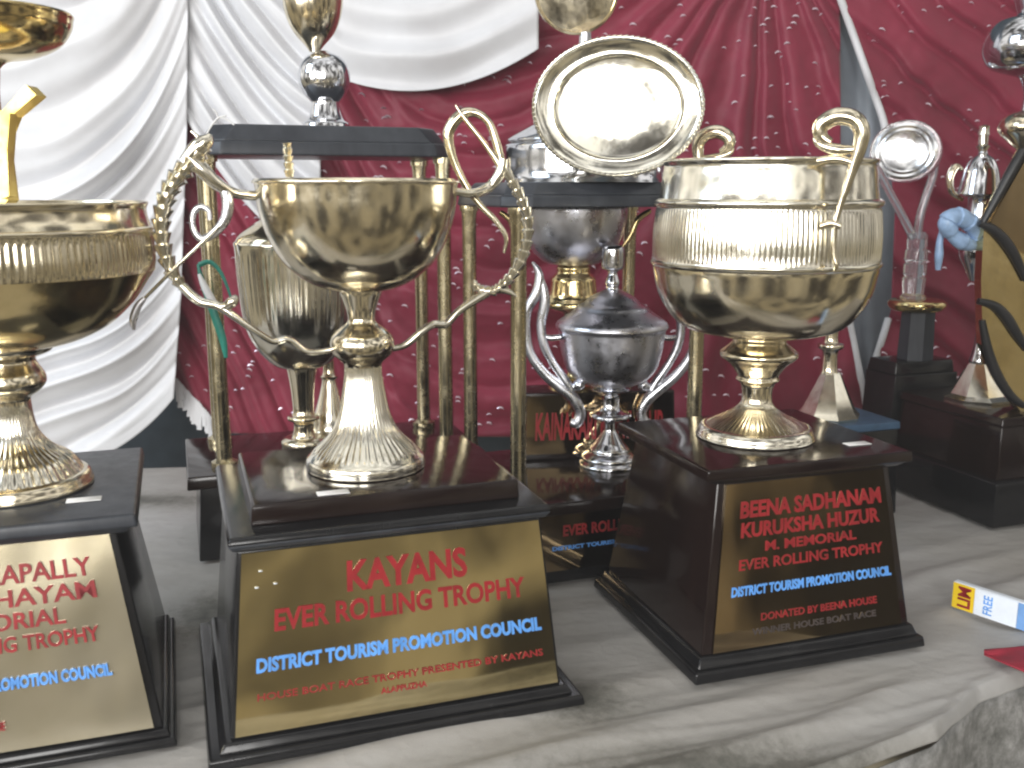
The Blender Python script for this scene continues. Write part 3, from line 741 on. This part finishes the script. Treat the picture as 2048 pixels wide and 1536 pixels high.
disc('rim', dc, rr_, rr_, [(.93, -.006), (1, -.005), (1.02, 0), (1, .006), (.95, .0065), (.93, .004)], GOLD, fd, math.radians(-11))
# the cup and lettered block under the grey roof
S = thing('trophy_cup', 'dark grey cup with gold collar on lettered brass-fronted block, under the grey roof', 'cup', (ony(1190, 850, 1.43).x, 1.43, .109), 'small cups')
bxx, byy = ony(1190, 850, 1.43).x, 1.43
zb1 = ony(1024, 786, 1.39).z
frustum('block', bxx, byy, A19*.35, .232, .07, .224, .064, .1095, zb1, ROSEWOOD, S)
sf = Face(bxx, byy, A19*.35, .232, .07, .224, .064, .1095, zb1)
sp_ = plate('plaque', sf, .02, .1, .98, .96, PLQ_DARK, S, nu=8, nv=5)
text_on(sf, 'KAINAKARI BOAT CLUB', .08, .3, .92, .72, RED_INK, sp_)
lathe('stem', [(.04, zb1), (.035, zb1+.006), (.012, zb1+.02)] + pp(byy, [(16, 700), (18, 640), (34, 622)]), ony(1150, 700, byy).x, byy, GOLD_DEEP, S, 40)
lathe('gold_collar', pp(byy, [(34, 622), (58, 612), (60, 603), (50, 592), (46, 570), (44, 556), (34, 545), (34, 535), (28, 528)]), ony(1146, 600, byy).x, byy, GOLD_DEEP, S, 48)
lathe('bowl', pp(byy, [(28, 530), (60, 522), (90, 490), (104, 452), (108, 418), (104, 416), (98, 450), (10, 510)]), ony(1146, 500, byy).x, byy, PEWTER, S, 56)
for s, pts in ((1, [(1242, 498), (1262, 470), (1275, 440), (1296, 424), (1302, 422)]), (-1, [(1060, 500), (1032, 470), (1020, 440), (1000, 424)])):
    tube('handle', pxt(pts, byy), [.002, .004, .0045, .004, .003][:len(pts)], GOLD_DEEP, S)

# ------------------------------------------------------------------ oval tray leaning on the grey canopy
ty = 1.2; m_ = mpp(ty, .6)
tray = disc('oval_tray', ony(1235, 214, ty), 168*m_, 134*m_, [(.5, -.006), (.78, -.006), (.97, -.003), (1.0, 0), (1.0, .003), (.975, .0045), (.95, .0025), (.80, -.001), (.785, -.001), (.76, .001), (.74, -.003), (.70, -.0045), (.35, -.0048), (.05, -.0048)], TRAY, None, math.radians(4), 96, math.radians(-7), 0.0)
tag(tray, 'bright oval metal tray propped upright on the grey canopy', 'tray')
def rope_edge(par, c, rx_, rz_, tilt, yaw):
    M = Matrix.Rotation(yaw, 3, 'Z') @ Matrix.Rotation(-tilt, 3, 'X') @ Matrix.Rotation(0.0, 3, 'Y'); pts = []
    for i in range(61):
        a = 2*PI*i/60; pts.append(Vector(c) + M @ Vector((rx_*math.cos(a), -.002, rz_*math.sin(a))))
    return tube('rope_rim', pts, .0034, TRAY, par, sub=4, seg=8, rough=(90, .5))
rope_edge(tray, ony(1235, 214, ty), 168*m_, 134*m_, math.radians(4), math.radians(-7))

# ------------------------------------------------------------------ silver urn
u0 = onz(1218, 928, .109); uxx, uyy = u0.x, u0.y
U = thing('trophy_cup', 'silver lidded urn with tall looping handles in front of the centre', 'urn', (uxx, uyy, .109), 'small cups')
zu = .1092
lathe('foot', [(.03, zu), (.044, zu), (.0445, zu+.004), (.040, zu+.008), (.041, zu+.012), (.034, zu+.018), (.030, zu+.020), (.029, zu+.024), (.022, zu+.032), (.019, zu+.036), (.012, zu+.046), (.009, zu+.052)] + pp(uyy, [(12, 842)]), uxx, uyy, SILVER, U, 56)
lathe('stem', pp(uyy, [(12, 846), (30, 838), (42, 832), (38, 825), (22, 818), (18, 800), (24, 786), (40, 778), (30, 772), (48, 766)]), uxx, uyy, SILVER, U, 48)
lathe('bowl', pp(uyy, [(46, 768), (70, 758), (90, 736), (101, 700), (106, 668), (108, 658), (112, 654), (112, 648), (104, 648)]), uxx, uyy, PEWTER, U, 72)
ld = lathe('lid', pp(uyy, [(112, 652), (110, 644), (96, 634), (84, 626), (74, 618), (70, 612), (58, 606), (50, 598), (38, 590), (22, 582), (14, 578)]), uxx, uyy, PEWTER, U, 64, smooth_sub=2)
lathe('finial', pp(uyy, [(14, 580), (12, 574), (15, 566), (12, 556), (9, 546), (14, 540), (22, 536), (23, 520), (22, 498), (17, 491), (6, 489)]), uxx, uyy, SILVER, ld, 40)
for s, lab in ((-1, 'left looping handle'), (1, 'right looping handle')):
    mx = lambda pts: [(1222 + s*(1222-x)*.985, y) for x, y in pts]
    yv = uyy + s*.02
    k = .00086
    h = tube('handle', pxt(mx([(1062, 524), (1076, 548), (1072, 584), (1052, 622), (1050, 668), (1060, 710), (1088, 748), (1122, 776), (1148, 800), (1160, 826), (1152, 846), (1140, 843)]), yv), [q*k for q in (2, 7, 9, 8, 8, 8, 9, 10, 10, 9, 9, 6)], PALE_SILVER, U, label=lab)
    tube('inner_strand', pxt(mx([(1080, 560), (1088, 600), (1080, 648), (1086, 690), (1104, 726), (1128, 760), (1140, 780)]), yv), [q*k for q in (6, 9, 8, 8, 7, 8, 8)], PALE_SILVER, h)
    tube('strut', pxt(mx([(1084, 672), (1100, 676), (1120, 674)]), yv), [q*k for q in (4, 5, 5)], PALE_SILVER, h)
    tube('curl', pxt(mx([(1132, 774), (1146, 774), (1158, 770), (1168, 772)]), yv), [q*k for q in (5, 7, 11, 6)], PALE_SILVER, h)

# ------------------------------------------------------------------ crystal trophy
yk = 1.69
Kr = thing('crystal_trophy', 'clear acrylic award with round disc held by two arms, on black base', 'award', (ony(1822, 860, yk).x, yk, 0), 'trophies on the table')
kx = ony(1826, 700, yk).x
frustum('base', ony(1818, 800, yk).x, yk, A19, .140, .085, .132, .078, 0, ony(1024, 740, yk).z, BLACK, Kr)
frustum('base_cap', ony(1822, 720, yk).x, yk, A19, .126, .074, .120, .068, ony(1024, 740, yk).z, ony(1024, 716, yk).z, BLACK, Kr)
lathe('column', pp(yk, [(36, 718), (36, 706), (34, 640), (34, 622)]), ony(1834, 660, yk).x, yk, SLATE, Kr, 8, None, 1, 20)
lathe('gold_ring', pp(yk, [(40, 622), (50, 618), (56, 608), (52, 600), (40, 597)]), ony(1834, 608, yk).x, yk, GOLD_DEEP, Kr, 48)
stp = lathe('stem', pp(yk, [(26, 600), (24, 592), (20, 588), (22, 560), (22, 556), (18, 553), (22, 548), (22, 528), (18, 525), (22, 521), (21, 500), (18, 497), (20, 492), (19, 470), (15, 464)]), ony(1830, 540, yk).x, yk, ACRYL, Kr, 24, None, 1, 30)
for pts in ([(1824, 476), (1806, 440), (1782, 396), (1758, 350), (1744, 324)], [(1838, 478), (1842, 440), (1854, 396), (1868, 356), (1874, 330)]):
    ribbon('arm', pxt(pts, yk), [.011, .010, .010, .010, .007], (0, 1, 0), ACRYL, Kr, thick=.013)
dk = ony(1812, 303, yk); rk = 67*mpp(yk, .5)
dd = disc('disc', dk, rk, rk*.9, [(.5, -.012), (.97, -.012), (1, -.009), (1, .009), (.97, .012), (.88, .012), (.86, .009), (.78, .009), (.76, .012), (.66, .012), (.62, .006), (.2, .006)], ACRYL, Kr, math.radians(4), 64, math.radians(-29))
disc('added_glare_face', dk - Vector((.006, .011, 0)), rk*.90, rk*.82, [(.5, -.002), (1, -.002), (1, .001), (.9, .003), (.82, .0015), (.74, .003), (.66, .001), (.1, .001)], BRIGHT_SILVER, dd, math.radians(4), 48, math.radians(-29))  # mirror face added and turned to the openings for the disc's blown-out glare

# ------------------------------------------------------------------ small gold-footed cup behind the right bowl
yg = 1.5
G = thing('trophy_cup', 'gold cup with wide conical foot behind the right bowl, on black block', 'cup', (ony(1655, 840, yg).x, yg, 0), 'small cups')
gx = ony(1658, 800, yg).x; zg = ony(1024, 834, yg).z
frustum('base', gx + .012, yg, A19, .16, .12, .15, .11, 0, zg - .012, BLACK, G)
frustum('edge_tape', gx + .012, yg, A19, .156, .116, .154, .114, zg-.012, zg, BLUE_EDGE, G)
lathe('conical_foot', [(.049, zg+.0005), (.050, zg+.005)] + pp(yg, [(54, 818), (40, 790), (26, 760), (19, 744)]), gx, yg, GOLD_PALE, G, 8, None, 1, 20)
lathe('stem', pp(yg, [(19, 746), (16, 738), (15, 704), (24, 696), (25, 688), (15, 684), (13, 660), (12, 600)]), gx-.003, yg, GOLD, G, 32)
lathe('bowl', pp(yg, [(12, 604), (50, 590), (74, 540), (80, 480), (76, 478), (66, 540), (8, 580)]), gx-.004, yg, GOLD, G, 48)

# ------------------------------------------------------------------ far right group
frc = onz(1985, 1058)
ux = Vector((math.cos(A19), math.sin(A19), 0)); uy = Vector((-ux.y, ux.x, 0))
wq, dq = .36, .26
cq = frc + ux*wq/2 + uy*dq/2
Q = thing('trophy', 'gold shield with black curved bands on stepped black plinth at the right edge', 'trophy', (cq.x, cq.y, 0), 'trophies on the table')
frustum('base_step', cq.x, cq.y, A19, wq, dq, wq-.006, dq-.006, 0, .068, BLACK, Q)
frustum('plinth_body', cq.x, cq.y, A19, wq-.03, dq-.03, wq-.045, dq-.045, .068, .150, ROSEWOOD, Q)
frustum('top_slab', cq.x, cq.y, A19, wq-.035, dq-.035, wq-.04, dq-.04, .150, .164, ROSEWOOD, Q)
ys = 1.47
sh = plank('shield', [(2056, 284), (2100, 250), (2230, 270), (2230, 830), (2048, 832), (1996, 760), (1966, 690), (1962, 560), (1968, 448)], ys, .022, GOLD_DEEP, Q)
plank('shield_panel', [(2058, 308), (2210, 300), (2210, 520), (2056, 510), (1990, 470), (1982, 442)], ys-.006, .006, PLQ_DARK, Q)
for pts in ([(1958, 446), (1985, 458), (2010, 482), (2032, 516), (2052, 560)], [(1956, 602), (1990, 612), (2014, 636), (2034, 668), (2056, 700)], [(1964, 640), (1976, 700), (1994, 750), (2020, 790), (2048, 812)], [(1966, 446), (2000, 384), (2030, 330), (2056, 284)]):
    tube('black_band', pxt(pts, ys-.004), [.005, .007, .008, .007, .005][:len(pts)], BLACK_PL, Q)
fx = ony(2054, 250, ys).x
lathe('gold_ball', pp(ys, [(14, 300), (34, 282), (52, 262), (50, 242), (36, 228), (12, 220)]), fx, ys, GOLD, Q, 40)
lathe('upper_stem', pp(ys, [(14, 224), (12, 190), (20, 160), (30, 150)]), fx, ys, SILVER, Q, 32)
lathe('upper_cup', pp(ys, [(30, 152), (76, 136), (94, 110), (96, 86), (88, 60), (70, 40), (40, 30), (44, 6), (50, -30), (10, -60)]), fx, ys, SILVER, Q, 48)
yw = 1.56
W = thing('trophy_cup', 'slender silver and gold cup with conical foot beside the gold shield', 'cup', (ony(1955, 800, yw).x, yw, .164), 'small cups')
wx = ony(1952, 800, yw).x
lathe('conical_foot', [(.052, .1644), (.053, .169)] + pp(yw, [(52, 786), (40, 764), (28, 740), (19, 724)]), wx, yw, GOLD_PALE, W, 8, None, 1, 20)
lathe('stem', pp(yw, [(19, 726), (20, 720), (15, 700), (12, 670), (10, 640), (14, 626), (9, 618), (10, 560)]), wx, yw, SILVER, W, 32)
lathe('bowl', pp(yw, [(10, 562), (20, 540), (34, 510), (36, 470), (30, 440), (26, 400), (36, 392), (40, 386)]), ony(1958, 470, yw).x, yw, SILVER, W, 40)
wl2 = lathe('lid', pp(yw, [(42, 388), (38, 372), (32, 340), (22, 318), (10, 308), (8, 302)]), ony(1962, 350, yw).x, yw, SILVER, W, 40)
lathe('knob', pp(yw, [(7, 304), (10, 298), (14, 292), (9, 288), (9, 272), (11, 270), (9, 256), (10, 252), (4, 249)]), ony(1966, 290, yw).x, yw, GOLD_PALE, wl2, 24, None, 1)
tube('handle', pxt([(1926, 400), (1904, 384), (1900, 356), (1912, 334), (1924, 340)], yw), [.003, .005, .006, .006, .003], GOLD, W)
bgp = [(1952, 492), (1930, 486), (1906, 470), (1894, 448), (1904, 434), (1922, 436), (1944, 450), (1954, 474), (1950, 494)]
bb = tube('plastic_bow', pxt(bgp, [1.50, 1.49, 1.485, 1.48, 1.48, 1.485, 1.49, 1.5, 1.5]), [.007, .013, .012, .015, .014, .016, .014, .015, .008], BLUE_PLASTIC, None, seg=10, rough=(7, .16))
tag(bb, 'crumpled pale blue plastic bow tied to the slender cup', 'bow')
tube('bow_tail', pxt([(1890, 452), (1880, 480), (1878, 510), (1876, 540)], 1.50), [.006, .005, .0065, .004], BLUE_PLASTIC, bb)

# ------------------------------------------------------------------ ribbons on the left gold pole
gr = ribbon('ribbon', pxt([(396, 528), (404, 560), (420, 604), (434, 644), (446, 680), (452, 716)], 1.27), [.003, .008, .010, .011, .010, .005], (0, 1, .15), GREEN)
tag(gr, 'green satin ribbon hanging beside the left gold pole', 'ribbon')
ribbon('loop', pxt([(398, 530), (420, 524), (440, 542), (454, 572), (462, 596)], 1.262), [.007, .006, .005, .004, .003], (0, 1, .1), GREEN, gr)
wr_ = ribbon('ribbon', pxt([(398, 548), (408, 570), (422, 596), (436, 614)], 1.25), [.004, .009, .010, .005], (0, 1, .1), WHITE_RIB)
tag(wr_, 'short white ribbon end beside the green ribbon', 'ribbon')

tw = tube('twine', pxt([(452, 232), (436, 236), (420, 256), (408, 280), (398, 300)], 1.24), .0012, WHITE_RIB, None)
tag(tw, 'frayed pale twine tied at the left end of the black canopy', 'twine')
tube('loose_end', pxt([(436, 236), (432, 224), (426, 218)], 1.24), .0009, WHITE_RIB, tw)
tube('loose_end', pxt([(440, 235), (456, 240), (468, 250)], 1.24), .0009, WHITE_RIB, tw)

# ------------------------------------------------------------------ carton and red scrap on the table
c0, c1 = onz(1902, 1214), onz(2060, 1268)
dv = (c1 - c0); dv.z = 0; dv.normalize(); nv = Vector((dv.y, -dv.x, 0))
Lc, Hc, Dc = .26, .034, .010
ca = math.atan2(dv.y, dv.x)
cc = c0 + dv*Lc/2 - nv*Dc/2
bxn = thing('carton', 'slim yellow, white and blue carton lying on the tablecloth at right', 'carton', (cc.x, cc.y, 0))
frustum('card_body', cc.x, cc.y, ca, Lc, Dc, Lc, Dc, 0.001, Hc, CARD_WHITE, bxn, .0015)
cfce = Face(cc.x, cc.y, ca, Lc, Dc, Lc, Dc, .001, Hc)
ye = plate('yellow_end', cfce, .004, .02, .105, .98, YELLOW, bxn, h1=.0012, nu=4, nv=4)
text_on(cfce, 'LIM', .03, .12, .09, .9, RED_INK, ye, h=.002, bold=.03, quarter=True)
wp = plate('white_panel', cfce, .107, .02, .30, .98, CARD_WHITE, bxn, h1=.0012, nu=4, nv=4)
text_on(cfce, 'FREE', .15, .15, .19, .85, BLUE_INK, wp, h=.002, bold=.01, quarter=True)
plate('blue_panel', cfce, .302, .02, .99, .98, CARD_BLUE, bxn, h1=.0012, nu=4, nv=4)
r0 = onz(1968, 1300); 
rs = sheet('red_cloth_scrap', 24, 16, lambda u, v: tuple(onz(lerp(1968, 2130, u), lerp(1300, 1285, u)+lerp(0, 62, v)*(.15+.85*min(1, u*1.6)), .004+.002*math.sin(9*u+5*v))), RED_CLOTH_FLAT)
tag(rs, 'small pointed scrap of red cloth on the table at right edge', 'cloth')
